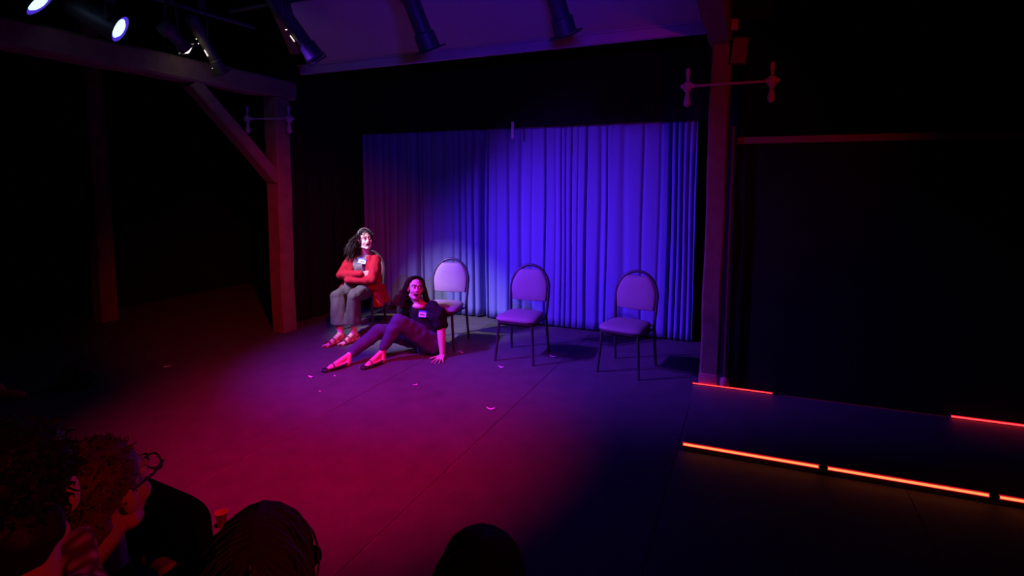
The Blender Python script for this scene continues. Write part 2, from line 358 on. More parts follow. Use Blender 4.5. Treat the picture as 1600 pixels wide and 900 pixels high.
def profile_lamp(tail, nose, label, r=.075, lens=None, vents=True):
    tail, nose = V(tail), V(nose); e = empty('profile_lamp', nose, label, 'stage lamp', 0, 'profile lamps hanging over the stage')
    F = (nose-tail); L = F.length; F.normalize(); Mt = F.to_track_quat('Z', 'Y').to_matrix(); b = MB()
    b.lathe([(r*.6, -L), (r*1.0, -L*.97), (r*1.12, -L*.72), (r*.95, -L*.66), (r*.8, -L*.62), (r*.8, -L*.22), (r*1.0, -L*.2), (r*1.05, 0), (r*.9, 0), (r*.85, -L*.08)], 20, Mt); b.build('barrel', M_can, e)
    MB().lathe(([(.001, .035), (r*.5, .03), (r*.84, .008), (r*.84, -L*.09), (.001, -L*.09)] if lens else [(.001, -L*.05), (r*.84, -L*.07), (r*.84, -L*.09), (.001, -L*.09)]), 20, Mt).build('lens', lens or M_mouth, e)
    fr = MB()
    for sx, sy, dx, dy in ((1, 0, .012, 2.3*r), (-1, 0, .012, 2.3*r), (0, 1, 2.3*r, .012), (0, -1, 2.3*r, .012)):
        fr.box(Mt @ V((sx*r*1.1, sy*r*1.1, .01)), (dx, dy, .012), Mt)
    fr.build('gel_frame', M_steel, e)
    s_ = Mt @ V((1, 0, 0)); c0 = Mt @ V((0, 0, -L*.6)); top = c0+V((0, 0, .26))
    MB().tube([c0+s_*r*1.15, c0+s_*r*1.3+V((0, 0, .1)), top+s_*r*.9, top-s_*r*.9, c0-s_*r*1.3+V((0, 0, .1)), c0-s_*r*1.15], .008, 6).build('yoke', M_can, e)
    MB().box(top+V((0, 0, .05)), (.05, .05, .1)).build('clamp', M_can, e, bevel=.004)
    if vents:
        for a_, zz, l_ in vents:
            q = Mt @ Matrix.Rotation(a_, 3, 'Z'); MB().box(q @ V((r*1.02, 0, -L*zz)), (.008, .022 if l_ < 0 else .008, .006 if l_ < 0 else l_), q).build('vent_slit', M_vent, e)
    return e
par_can(L1, L1T, 'glowing blue stage lamp at the top left corner of the picture', 1.3)
par_can(L2, L2T, 'glowing blue stage lamp, second along above the left beam', 1.2)
profile_lamp(LW-V((-.02, .20, -.13))*1.15, LW, 'warm white glowing stage lamp just above the knee brace', .06, M_lensW, ())
CA = math.radians
profile_lamp((-4.75, 3.50, 3.32), (-4.75, 3.80, 2.87), 'blue edged stage lamp right of the warm white lamp', .055, None, ((CA(-60), .55, -1), (CA(-20), .62, -1), (CA(-100), .38, .06), (CA(-40), .1, -1)))
profile_lamp((-3.99, 3.72, 3.48), (-3.68, 3.93, 2.93), 'dark stage lamp with small light leaks, leftmost against the ceiling', .075, None, ((CA(-70), .52, -1), (CA(-20), .55, -1), (CA(-110), .36, .06), (CA(-40), .03, -1)))
profile_lamp((-2.58, 3.68, 3.45), (-2.47, 3.93, 2.90), 'dark stage lamp hanging in the middle of the purple ceiling', .085, None, ())
profile_lamp((-1.38, 3.68, 3.38), (-1.30, 3.93, 2.90), 'stage lamp with red lit gel frame, rightmost against the ceiling', .08, None, ())
def rig(name, a, b, label, n=10): return tag(MB().tube([a, b], .024, 12).build(name, M_steel), label, 'pipe')
rig('lighting_pipe', (-4.85, -.5, 3.37), (-4.85, 4.3, 3.42), 'dark lighting pipe above the long left beam carrying the lit lamps')
rig('lighting_pipe', (-4.6, 3.80, 3.42), (-.4, 3.80, 3.42), 'dark lighting pipe under the ceiling carrying the unlit lamps')

# ================================================================== CHAIRS
def banquet_chair(loc, rz, label):
    e = empty('banquet_chair', loc, label, 'chair', rz, 'banquet chairs in a row on stage')
    # seat pad: rounded, wider at the front, domed
    R = []; n = 40
    def outline(k, sc):
        a = 2*math.pi*k/n; c_, s_ = math.cos(a), math.sin(a); p = .42
        x = math.copysign(abs(c_)**p, c_)*.215; y = math.copysign(abs(s_)**p, s_)*.215; x *= 1-.09*(y/.215)
        return x*sc, y*sc
    for z, sc in ((.405, .93), (.41, .97), (.425, 1.0), (.438, .985), (.452, .93), (.464, .78), (.471, .5), (.473, .1)):
        R.append([V((*outline(k, sc), z)) for k in range(n)])
    MB().rings(R).build('seat', M_fab, e)
    MB().rings([[V((*outline(k, s_), z)) for k in range(n)] for z, s_ in ((.388, .9), (.392, .95), (.406, .96))]).build('seat_pan', M_can, e)
    def hoop(t):     # bell shaped hoop in the back plane; t from -1 to 1
        a = t*math.pi/2
        return V((.212*math.sin(a), 0, .68+.24*math.cos(a)))
    lean = lambda p: V((p.x, .205+.085*(p.z-.42)/.5, p.z))
    pts = [V((-.198, 0, .40)), V((-.208, 0, .55))]+[hoop(-1+2*i/24) for i in range(25)]+[V((.208, 0, .55)), V((.198, 0, .40))]
    MB().tube([lean(p) for p in pts], .0155, 10).build('back_frame', M_steel, e)
    # padded backrest with the scooped hand gap at the top
    out = [V((-.188, 0, .552)), V((0, 0, .545)), V((.188, 0, .552))]
    for i in range(17):
        t = 1-2*i/16; h = hoop(t); z = h.z-.006
        if abs(t) < .36: z -= .040*(1-(abs(t)/.36)**2)
        out.append(V((h.x*.965, 0, z)))
    cen = V((0, 0, .70)); R = []
    for dy, sc in ((.012, .93), (.016, 1), (-.006, 1.0), (-.02, .96), (-.028, .85), (-.032, .5), (-.033, .08)):
        R.append([lean(cen+(p-cen)*sc)+V((0, dy, 0)) for p in out])
    MB().rings(R).build('backrest', M_fab, e)
    for sx in (-1, 1):
        MB().tube([(sx*.175, -.175, .40), (sx*.205, -.215, .0)], [.0145, .013], 10).build('leg', M_steel, e)
        MB().tube([(sx*.198, .203, .41), (sx*.203, .215, .30), (sx*.212, .255, .0)], [.0145, .0145, .013], 10).build('leg', M_steel, e)
        MB().tube([(sx*.18, -.18, .385), (sx*.198, .203, .385)], .010, 8).build('side_rail', M_steel, e)
    for y in (-.17, .19): MB().tube([(-.18, y, .375), (.18, y, .375)], .010, 8).build('cross_rail', M_steel, e)
    return e
banquet_chair((-4.42, 5.38, 0), math.radians(20), 'chair the woman in the red cardigan sits on')
banquet_chair((-3.10, 5.13, 0), math.radians(9), 'white lit empty banquet chair behind the woman on the floor')
banquet_chair((-2.125, 5.07, 0), math.radians(2), 'empty purple lit banquet chair, middle of the three empty chairs')
banquet_chair((-1.055, 5.13, 0), math.radians(-9), 'empty banquet chair nearest the right timber post')

# ================================================================== PEOPLE
def headM(c, F, roll=0, sc=1.0):
    m = track(F) @ Matrix.Rotation(roll, 3, 'Y'); return Matrix.Translation(c) @ (m*sc).to_4x4()
def head_prims(b, Mh, ears=True):
    R3 = Mh.to_3x3(); sc = R3.col[0].length; Rn = R3*(1/sc)
    E = lambda c, r: b.ell(Mh @ V(c), [t*sc for t in r], Rn)
    K = lambda a, c, ra, rc: b.cap(Mh @ V(a), Mh @ V(c), ra*sc, rc*sc)
    E((0, .015, .032), (.074, .092, .083)); E((0, -.022, -.04), (.058, .066, .076)); E((0, -.06, -.098), (.024, .022, .02))
    for s_ in (-1, 1):
        E((s_*.033, -.050, -.030), (.030, .028, .030)); K((s_*.012, -.080, .036), (s_*.05, -.064, .034), .009, .008)
        K((s_*.05, -.01, -.075), (s_*.012, -.058, -.1), .018, .02)
        if ears: E((s_*.076, .012, -.008), (.011, .02, .032))
    K((0, -.082, .018), (0, -.100, -.022), .008, .0105); E((0, -.092, -.027), (.0165, .012, .009))
    E((0, -.07, -.062), (.03, .02, .022))
def face_disp(Mh, mouth=1.0):
    Mi = Mh.inverted(); R3 = Mh.to_3x3()
    def f(c, n):
        p = Mi @ c
        if abs(p.x) > .12 or abs(p.z) > .16 or p.y > -.02 or p.y < -.13: return c
        d = 0
        for s_ in (-1, 1): d += .010*math.exp(-(((p.x-s_*.031)/.017)**2+((p.z-.012)/.012)**2))
        if mouth: d += .03*mouth*math.exp(-(((p.x)/.022)**4+((p.z+.066)/.017)**4))
        return c+R3 @ V((0, d, 0))
    return f
def face_parts(root, Mh, mouth=(.022, .017), mz=-.066, brow=0, look=0, smile=0):
    R3 = Mh.to_3x3(); sc = R3.col[0].length; Rn = R3*(1/sc)
    for s_ in (-1, 1):
        e = MB().ell(Mh @ V((s_*.031, -.070, .012)), [.0125*sc]*3, Rn, 14, 10).build('eye', M_eye, root)
        MB().ell(Mh @ V((s_*.031+look, -.0805, .013)), [.0058*sc, .003*sc, .0058*sc], Rn, 12, 8).build('iris', M_iris, e)
        MB().tube([Mh @ V((s_*.014, -.094, .034+brow)), Mh @ V((s_*.032, -.089, .041)), Mh @ V((s_*.05, -.076, .033-brow*.6))], [.0018*sc, .0026*sc, .0012*sc], 6).build('eyebrow', M_hairD, root)
        MB().tube([Mh @ V((s_*.017, -.083, .015)), Mh @ V((s_*.031, -.085, .022)), Mh @ V((s_*.046, -.075, .014))], .0013*sc, 6).build('eyelid', M_hairD, root)
    rx, rz = mouth; n = 20
    def mo(k):
        c_, s_ = math.cos(2*math.pi*k/n), math.sin(2*math.pi*k/n)
        return rx*c_, rz*s_*((1-.55*smile) if s_ > 0 else 1)+smile*.007*c_*c_-(1-smile)*.004*c_*c_*(rz > .012)
    ring = [Mh @ V((mo(k)[0], -.0905+.012*abs(math.cos(2*math.pi*k/n))**2, mz+mo(k)[1])) for k in range(n+1)]
    MB().tube(ring, .0032*sc, 6).build('lips', M_lip, root)
    pl = MB(); pl.rings([[Mh @ V((mo(k)[0]*q_, -.0885+.012*abs(math.cos(2*math.pi*k/n))**2+dy, mz+mo(k)[1]*q_)) for k in range(n)] for q_, dy in ((1, 0), (.6, .008), (.1, .011))]); pl.build('mouth', M_mouth, root)
    t = [Mh @ V((rx*.78*u, -.0895+.009*u*u, mz+rz*(.62-.32*smile)+smile*.006*u*u)) for u in (-1, -.5, 0, .5, 1)]
    MB().tube(t, .0038*sc, 6).build('teeth', M_eye, root)
def strands(paths, r0, r1=None, n=4):
    mb = MB(); r1 = r1 if r1 is not None else r0*.4
    for P in paths:
        m = len(P); mb.tube(P, [r0+(r1-r0)*i/(m-1) for i in range(m)], n)
    return mb
def finger(b, base, d, bend, lens, r, side):
    """three phalanges, curling about side"""
    p = V(base); d = V(d).normalized()
    for i, l in enumerate(lens):
        q = p+d*l; b.cap(p, q, r*(1-.1*i), r*(.92-.1*i), 8); p = q; d = Matrix.Rotation(bend, 3, side) @ d
    return p
def hand(b, wrist, d, nrm, spread=.16, bend=.1, left=True, sc=1.0):
    """palm and five fingers; d points along the hand, nrm out of its back"""
    wrist, d, nrm = V(wrist), V(d).normalized(), V(nrm).normalized(); s_ = d.cross(nrm).normalized()*(1 if left else -1); nrm = nrm
    for k in (-1, -.35, .35, 1): b.cap(wrist+s_*k*.014*sc, wrist+d*.085*sc+s_*k*.029*sc, .015*sc, .0125*sc, 8)
    L = [(.036, .025, .019), (.042, .029, .02), (.039, .027, .02), (.03, .02, .017)]
    for i, k in enumerate((1, .35, -.35, -1)):
        ax = nrm; dd = Matrix.Rotation((k*spread)*(-1 if left else 1)*(1 if True else 1), 3, ax) @ d
        # make sure fingers fan outward
        if (dd-d).dot(s_)*k < 0: dd = Matrix.Rotation(-(k*spread)*(-1 if left else 1), 3, ax) @ d
        sd = dd.cross(nrm).normalized()
        test = Matrix.Rotation(.1, 3, sd) @ dd; bn = bend if (test-dd).dot(nrm) < 0 else -bend
        finger(b, wrist+d*.088*sc+s_*k*.029*sc, dd, bn, [l*sc for l in L[i]], .0085*sc, sd)
    td = (d*.62+s_*.8).normalized(); finger(b, wrist+d*.025*sc+s_*.022*sc, td, 0, (.038*sc, .03*sc, .024*sc), .0105*sc, nrm)
def foot_prims(b, ankle, heel, toe, r=.033):
    ankle, heel, toe = V(ankle), V(heel), V(toe); ball = heel.lerp(toe, .72)
    d = (toe-heel).normalized(); s_ = d.cross(V((0, 0, 1))).normalized()
    b.cap(ankle, heel+V((0, 0, .03)), r, r*.95); b.cap(ankle, ball+V((0, 0, .028)), r*.95, .026)
    b.cap(heel+V((0, 0, .028)), ball+V((0, 0, .024)), .028, .03)
    for k, l in ((-1, .8), (-.5, .95), (0, 1), (.5, 1.02), (1, 1)): b.cap(ball+s_*k*.022+V((0, 0, .018)), ball+s_*k*.026+d*(toe-ball).length*l+V((0, 0, .012)), .016, .0105 if k < .9 else .014, 8)
    return d, s_, ball
def sole(heel, toe, wd, th, z=0):
    heel, toe = V(heel), V(toe); d = (toe-heel).normalized(); s_ = d.cross(V((0, 0, 1))).normalized(); L = (toe-heel).length; R = []; n = 28
    def o(k):
        a = 2*math.pi*k/n; u = math.cos(a); x = u*(L/2+.012); wv = wd*(.82+.2*u)*abs(math.sin(a))**.6*math.copysign(1, math.sin(a)); return (heel+toe)/2+d*x+s_*wv
    c0 = (heel+toe)/2
    for zz, sc in ((0, .97), (th*.3, 1), (th*.8, 1), (th, .97)):
        R.append([V((*(c0.xy+(o(k)-c0).xy*sc), z+zz)) for k in range(n)])
    return MB().rings(R)
def name_tag(root, c, F, up, w_=.095, h=.062):
    F = V(F).normalized(); x = V(up).cross(F).normalized(); z = F.cross(x).normalized(); m = Matrix((x, -F, z)).transposed(); c = V(c)
    t = MB().box(c, (w_, .003, h), m).build('name_tag', M_tagblue, root); t['label'] = 'white name sticker with blue border'
    MB().box(c+m @ V((0, -.002, -h*.10)), (w_*.9, .002, h*.66), m).build('writing_field', M_paper, t)
    rnd = random.Random(5); P = [c+m @ V((-w_*.3+w_*.6*i/40+.004*math.cos(i*1.1), -.0035, -h*.1+(.10+.06*math.sin(i*.4))*h*math.sin(i*1.1))) for i in range(41)]
    MB().tube(P, .0016, 4).build('handwriting', M_ink, t)
    P = [c+m @ V((-w_*.25+w_*.5*i/8, -.0025, h*.36+rnd.uniform(-.05, .05)*h)) for i in range(9)]
    MB().tube(P, .0015, 4).build('printed_heading', M_paper, t)

# ---------------------------------------------------------------- woman seated on the chair
def woman_seated():
    root = empty('person', (-4.2, 4.95, 0), 'seated laughing person in red cardigan with folded arms, curly hair and headband', 'person')
    def P(name, me, m): 
        o = link(name, me, m); o.parent = root; o.matrix_parent_inverse = Matrix.Translation(-V(root.location)); return o
    H = V((-4.155, 5.14, 1.122)); F = V((.84, -.54, .16)); Mh = headM(H, F, math.radians(-5), .98)
    hipR, hipL = V((-4.34, 5.22, .535)), V((-4.13, 5.22, .535)); kR, kL = V((-4.29, 4.79, .505)), V((-4.04, 4.76, .525))
    aR, aL = V((-4.18, 4.70, .10)), V((-4.07, 4.80, .10)); tR, hR = V((-4.215, 4.485, 0)), V((-4.165, 4.735, 0)); tL, hL = V((-4.10, 4.60, 0)), V((-4.055, 4.84, 0))
    shR, shL = V((-4.395, 5.19, .885)), V((-4.035, 5.17, .885)); eR, eL = V((-4.425, 5.02, .705)), V((-3.965, 5.0, .685))
    wR, wL = V((-4.085, 4.955, .75)), V((-4.27, 4.95, .665))
    b = MB()
    b.loft([((-4.235, 5.23, .50), (.12, 0, 0), (0, .085, 0)), ((-4.235, 5.24, .60), (.13, 0, 0), (0, .09, 0)), ((-4.23, 5.23, .70), (.115, 0, 0), (0, .08, 0)), ((-4.22, 5.215, .83), (.13, 0, 0), (0, .085, 0)), ((-4.215, 5.205, .91), (.13, 0, 0), (0, .06, 0)), ((-4.20, 5.195, .95), (.06, 0, 0), (0, .045, 0))])
    b.cap((-4.2, 5.19, .90), Mh @ V((0, .025, -.07)), .052, .05)
    for h_, k_, a_ in ((hipR, kR, aR), (hipL, kL, aL)): b.chain([(h_, .075), (k_, .05), (k_.lerp(a_, .35), .05), (a_, .032)])
    foot_prims(b, aR, hR, tR); foot_prims(b, aL, hL, tL)
    for s_, e_, w_ in ((shR, eR, wR), (shL, eL, wL)): b.chain([(s_, .045), (e_, .036), (w_, .025)])
    hand(b, wR+V((.015, 0, 0)), (.72, .68, .0), (.6, -.7, .3), .06, .35, True, .9); hand(b, wL-V((.015, 0, 0)), (-.72, .62, -.0), (-.6, -.7, .2), .06, .35, False, .9)
    head_prims(b, Mh); fd = face_disp(Mh, 1)
    body = P('body', remesh(b, .0045, 5, fd), M_skin)
    face_parts(body, Mh, (.028, .027), -.058, .002, .004, 1)
    for ch in body.children: ch.matrix_parent_inverse = Matrix.Translation(-V(root.location)) @ Matrix(); ch.matrix_parent_inverse = (Matrix.Translation(V((0, 0, 0))))
    # shirt
    s = MB(); s.loft([((-4.23, 5.215, .53), (.155, 0, 0), (0, .13, 0)), ((-4.235, 5.215, .62), (.155, 0, 0), (0, .13, 0)), ((-4.23, 5.21, .72), (.15, 0, 0), (0, .125, 0)), ((-4.22, 5.19, .82), (.155, 0, 0), (0, .128, 0)), ((-4.215, 5.195, .89), (.15, 0, 0), (0, .10, 0)), ((-4.205, 5.195, .935), (.10, 0, 0), (0, .07, 0)), ((-4.20, 5.19, .962), (.068, 0, .01), (0, .062, -.012))])
    P('shirt', remesh(s, .007, 3, wrinkle(.008, 14, (1, 1, 1.4))), M_greyshirt)
    name_tag(root, (-4.13, 5.045, .885), (.35, -.92, .25), (0.12, .2, 1))
    # trousers, wide and cropped
    t = MB(); t.loft([((-4.235, 5.25, .46), (.19, 0, 0), (0, .12, 0)), ((-4.235, 5.24, .54), (.19, 0, 0), (0, .14, 0)), ((-4.235, 5.225, .635), (.16, 0, 0), (0, .135, 0))])
    for h_, k_, a_, f in ((hipR, kR, aR, .105), (hipL, kL, aL, .10)):
        t.chain([(h_, .098), (h_.lerp(k_, .6), .09), (k_+V((0, .01, 0)), .076)]); hem = k_.lerp(a_, .70)
        t.loft([(k_+V((0, .01, .01)), (.075, 0, 0), (0, .07, 0)), (k_.lerp(a_, .3), (.085, 0, 0), (0, .078, 0)), (hem, (f, 0, 0), (0, .088, 0)), (hem-V((0, 0, .012)), (f, 0, 0), (0, .088, 0))])
    P('trousers', remesh(t, .007, 3, wrinkle(.016, 11, (1.6, 1.2, .55))), M_greypants)
    # cardigan: back, sides, sleeves, hanging front panels
    c_ = MB(); c_.loft([((-4.23, 5.27, .60), (.195, 0, 0), (0, .12, 0)), ((-4.23, 5.27, .72), (.18, 0, 0), (0, .115, 0)), ((-4.22, 5.255, .82), (.185, 0, 0), (0, .115, 0)), ((-4.215, 5.235, .90), (.175, 0, 0), (0, .085, 0)), ((-4.205, 5.22, .955), (.095, 0, 0), (0, .055, 0))])
    for s_, e_, w_ in ((shR, eR, wR), (shL, eL, wL)): c_.chain([(s_, .066), (s_.lerp(e_, .5), .064), (e_, .056), (e_.lerp(w_, .5), .052), (w_, .042)])
    for pth in ([(-4.36, 5.13, .90), (-4.345, 5.10, .78), (-4.36, 5.08, .62)], [(-4.085, 5.12, .91), (-4.07, 5.085, .78), (-4.08, 5.06, .62)]):
        c_.chain([(pth[0], .04), (pth[1], .045), (pth[2], .05)])
    c_.chain([((-4.10, 5.05, .64), .05), ((-4.02, 5.06, .60), .055), ((-3.99, 5.12, .56), .05)])       # front panel across the lap
    def tail(pts, w_, th):
        c_.loft([(p, V((.55, .83, 0))*w_*k, V((-.83, .55, 0))*th) for p, k in zip(pts, (1, 1.05, 1.15, 1.2))], 16)
    tail([(-3.99, 5.12, .62), (-3.97, 5.12, .52), (-3.955, 5.11, .43), (-3.95, 5.10, .345)], .06, .020)
    tail([(-4.0, 5.17, .60), (-3.985, 5.20, .50), (-3.97, 5.21, .42), (-3.965, 5.21, .37)], .07, .018)
    tail([(-4.40, 5.13, .64), (-4.44, 5.10, .58), (-4.47, 5.07, .52), (-4.49, 5.05, .48)], .05, .018)
    P('cardigan', remesh(c_, .007, 4, wrinkle(.008, 17, (1.3, 1.3, .8))), M_red)
    # curly hair
    R3 = Mh.to_3x3(); hb = MB(); Rn = R3*(1/R3.col[0].length)
    hb.ell(Mh @ V((0, .030, .048)), (.083, .09, .082), Rn); hb.ell(Mh @ V((0, .085, -.01)), (.085, .06, .10), Rn); hb.ell(Mh @ V((-.05, .11, -.10)), (.06, .05, .085), Rn); hb.ell(Mh @ V((.045, .095, -.08)), (.05, .05, .07), Rn)
    P('hair', remesh(hb, .006, 2, wrinkle(.02, 45)), M_hairD)
    rnd = random.Random(11); paths = []
    for i in range(620):
        a = rnd.uniform(-1, 1); x0 = .088*math.sin(a*1.45); z0 = .125*math.cos(a*1.3)*rnd.uniform(.55, 1); y0 = rnd.uniform(-.045, .12)
        p = V((x0, y0, z0*.8+.02)); ln = rnd.uniform(.12, .30); out = V((x0*1.1-.03+rnd.uniform(-.04, .02), .06+rnd.uniform(0, .09), 0))
        if x0 > .02: ln *= .62; out = V((.012, .05+rnd.uniform(0, .04), 0))
        if y0 < 0: out.y = .03; ln *= .6
        ph = rnd.uniform(0, 6.28); cr_ = rnd.uniform(.006, .011); Pth = []; w_ = rnd.uniform(16, 26)
        for k in range(22):
            u = k/21; q = p+out*u*.9+V((0, 0, -ln*u+.02*math.sin(u*3.1)))+V((math.cos(ph+u*w_)*cr_, math.sin(ph+u*w_)*cr_, 0))
            Pth.append(Mh @ q)
        paths.append(Pth)
    for i in range(9):     # loose fringe
        x0 = -.05+.1*i/8; Pth = []
        for k in range(9):
            u = k/8; Pth.append(Mh @ V((x0*(1+.5*u)+.008*math.sin(u*9+i), -.055-.04*math.sin(u*1.5), .115-.055*u-(.02*u if abs(x0) > .03 else 0))))
        paths.append(Pth)
    P('curls', strands(paths, .0036, .002).mesh(), M_hairD)
    hbnd = [Mh @ V((.0915*math.sin(a), -.022+.02*math.cos(a), .018+.125*math.cos(a))) for a in [(-1.75+3.5*i/24) for i in range(25)]]
    P('headband', MB().tube(hbnd, .0068, 8).mesh(), M_band)
    for h_, t_, a_ in ((hR, tR, aR), (hL, tL, aL)):
        so = P('sandal', sole(h_, t_, .045, .022).mesh(), M_sandal); d = (t_-h_).normalized(); sd = d.cross(V((0, 0, 1)))
        for fr, hh, wd in ((.30, .072, .040), (.55, .062, .045), (.80, .045, .048)):
            c0 = h_.lerp(t_, fr); MB().tube([c0+sd*wd*math.cos(a)+V((0, 0, .015+hh*math.sin(a))) for a in [math.pi*i/10 for i in range(11)]], .0095, 6).build('strap', M_sandal, so)
        MB().tube([h_+d*.05+sd*.043+V((0, 0, .06)), h_+d*.0+sd*.038+V((0, 0, .075)), h_-d*.02+V((0, 0, .08)), h_+d*.0-sd*.038+V((0, 0, .075)), h_+d*.05-sd*.043+V((0, 0, .06))], .007, 6).build('heel_strap', M_sandal, so)
    fix(root)
def fix(root):
    """parts were made in world space: cancel the root's offset once, for every part and sub-part"""
    T = Matrix.Translation(-V(root.location))
    for ch in root.children:
        ch.matrix_parent_inverse = T
        for g in ch.children: g.matrix_parent_inverse = Matrix()
woman_seated()

# ---------------------------------------------------------------- woman on the floor
def woman_floor():
    root = empty('person', (-3.15, 4.6, 0), 'person in black top sitting on the floor leaning on one arm, mouth open', 'person')
    P = lambda name, me, m: link(name, me, m, root)
    H = V((-3.205, 4.755, .690)); F = V((.70, -.70, .16)); Mh = headM(H, F, math.radians(7), .98)
    hN, hF_ = V((-3.02, 4.76, .12)), V((-3.20, 4.84, .12)); kN, kF = V((-3.215, 4.46, .405)), V((-3.485, 4.49, .27)); aN, aF = V((-3.35, 4.36, .10)), V((-3.60, 4.16, .09))
    tN, heN = V((-3.385, 4.095, .0)), V((-3.325, 4.33, .0)); tF, heF = V((-3.675, 3.885, 0)), V((-3.585, 4.12, 0))
    shN, shF = V((-3.015, 4.80, .495)), V((-3.385, 4.85, .475)); eN, wN = V((-2.905, 4.77, .285)), V((-2.862, 4.715, .055)); eF, wF = V((-3.47, 4.98, .27)), V((-3.42, 5.03, .05))
    b = MB(); ax = (.9, .35, .0)
    def sec(c, wx, wy, tl=0): return (c, (wx*.94, wx*.10, 0), (-wy*.1, wy*.94, -wy*tl))
    b.loft([sec((-3.08, 4.82, .05), .12, .09), sec((-3.08, 4.83, .14), .13, .10), sec((-3.11, 4.85, .28), .12, .085), sec((-3.17, 4.85, .41), .13, .09), sec((-3.195, 4.83, .49), .13, .065), sec((-3.2, 4.81, .54), .06, .045)])
    b.cap((-3.2, 4.82, .50), Mh @ V((0, .03, -.075)), .052, .05)
    b.chain([(hN, .085), (kN, .055), (kN.lerp(aN, .35), .05), (aN, .034)]); b.chain([(hF_, .085), (kF, .055), (kF.lerp(aF, .35), .05), (aF, .034)])
    foot_prims(b, aN, heN, tN); foot_prims(b, aF, heF, tF)
    b.chain([(shN, .055), (eN, .046), (eN.lerp(wN, .3), .044), (wN, .030)]); b.chain([(shF, .05), (eF, .040), (wF, .026)])
    hand(b, wN-V((0, 0, .028)), (.25, -.95, -.1), (0, -.1, 1), .34, .05, True, 1.08); hand(b, wF-V((0, 0, .025)), (-.6, .6, -.1), (0, 0, 1), .22, .05, False, .92)
    b.ell((-3.165, 4.755, .503), (.072, .04, .034), track(V((.3, -.95, 0))))
    head_prims(b, Mh); body = P('body', remesh(b, .0045, 5, face_disp(Mh, 1)), M_skin)
    face_parts(body, Mh, (.0215, .022), -.066, -.004, .005)
    s = MB(); s.loft([sec((-3.085, 4.825, .12), .16, .14), sec((-3.10, 4.84, .24), .155, .135), sec((-3.15, 4.845, .36), .16, .14), sec((-3.18, 4.835, .44), .16, .125), sec((-3.195, 4.825, .495), .135, .09), sec((-3.2, 4.825, .512), .11, .065)])
    s.chain([(shN-V((.02, 0, 0)), .075), (shN.lerp(eN, .35)+V((.02, 0, 0)), .098), (shN.lerp(eN, .75)+V((.015, 0, 0)), .078)]); s.chain([(shF, .075), (shF.lerp(eF, .4)-V((.02, 0, 0)), .095), (shF.lerp(eF, .8), .075)])
    P('blouse', remesh(s, .007, 3, wrinkle(.015, 14)), M_blackshirt)
    name_tag(root, (-3.095, 4.715, .435), (.28, -.95, .22), (0, .25, 1), .085, .07)
    t = MB(); t.loft([sec((-3.07, 4.81, .0), .15, .12), sec((-3.07, 4.82, .05), .18, .15), sec((-3.08, 4.83, .14), .175, .15), sec((-3.09, 4.83, .21), .15, .135)])
    t.chain([(hN, .125), (hN.lerp(kN, .5), .105), (kN, .077), (kN.lerp(aN, .4), .072), (aN+V((.012, .01, .055)), .05)]); t.chain([(hF_, .12), (hF_.lerp(kF, .5), .10), (kF, .077), (kF.lerp(aF, .4), .07), (aF.lerp(kF, .12), .052)])
    def tw(c, n):
        q = wrinkle(.012, 13, (1, 1, 1))(c, n); q.z = max(q.z, .004); return q
    P('trousers', remesh(t, .007, 3, tw), M_jeans)
    R3 = Mh.to_3x3(); Rn = R3*(1/R3.col[0].length); hb = MB(); hb.ell(Mh @ V((0, .032, .044)), (.080, .090, .084), Rn); hb.ell(Mh @ V((0, .075, -.04)), (.088, .05, .12), Rn)
    hb.ell(Mh @ V((.05, .09, -.16)), (.06, .045, .1), Rn)
    P('hair', remesh(hb, .006, 2, wrinkle(.006, 40)), M_hairD)
    rnd = random.Random(4); paths = []
    for i in range(620):
        sgn = 1 if rnd.random() < .56 else -1; y0 = rnd.uniform(-.058, .10); Pth = []; far = rnd.uniform(.80, 1.12); ln = rnd.uniform(.2, .34) if sgn > 0 else rnd.uniform(.16, .26)
        back = .05+rnd.uniform(0, .06)+(.05 if y0 < 0 else 0)
        for k in range(14):
            u = k/13
            if u < .4:
                a = u/.4*1.55; q = V((sgn*.092*far*math.sin(a), y0+back*.5*u, .024+.108*math.cos(a)*(1-.1*abs(y0))))
                if y0 < -.03: q.y += .05*u
            else:
                w_ = (u-.4)/.6; q = V((sgn*(.092*far+(.11 if sgn > 0 else .02)*w_+.006*math.sin(i+w_*5)), y0+back*(.2+w_*.8)+.015, .024-ln*w_))
            Pth.append(Mh @ q)
        paths.append(Pth)
    P('hair_strands', strands(paths, .0042, .002).mesh(), M_hairD)
    for h_, t_, a_ in ((heN, tN, aN), (heF, tF, aF)):
        so = P('shoe', sole(h_, t_, .044, .014).mesh(), M_shoe); d = (t_-h_).normalized(); sd = d.cross(V((0, 0, 1)))
        tc = MB(); c0 = h_.lerp(t_, .93); tc.ell(c0+V((0, 0, .016)), (.042, .036, .019), Matrix((sd, d, V((0, 0, 1)))).transposed()); 
        tc.build('toe_cap', M_shoe, so)
        rim = [h_.lerp(t_, .5+.5*math.cos(a)*.98)+sd*.045*math.sin(a)+V((0, 0, .022+.012*(1-math.cos(a))/2)) for a in [2*math.pi*i/24 for i in range(25)]]
        MB().tube(rim, .009, 6).build('upper_edge', M_shoe, so)
        c1 = h_.lerp(t_, .62); MB().tube([c1+sd*.044*math.cos(a)+V((0, 0, .012+.052*math.sin(a))) for a in [math.pi*i/10 for i in range(11)]], .0045, 6).build('strap', M_shoe, so)
    fix(root)
woman_floor()

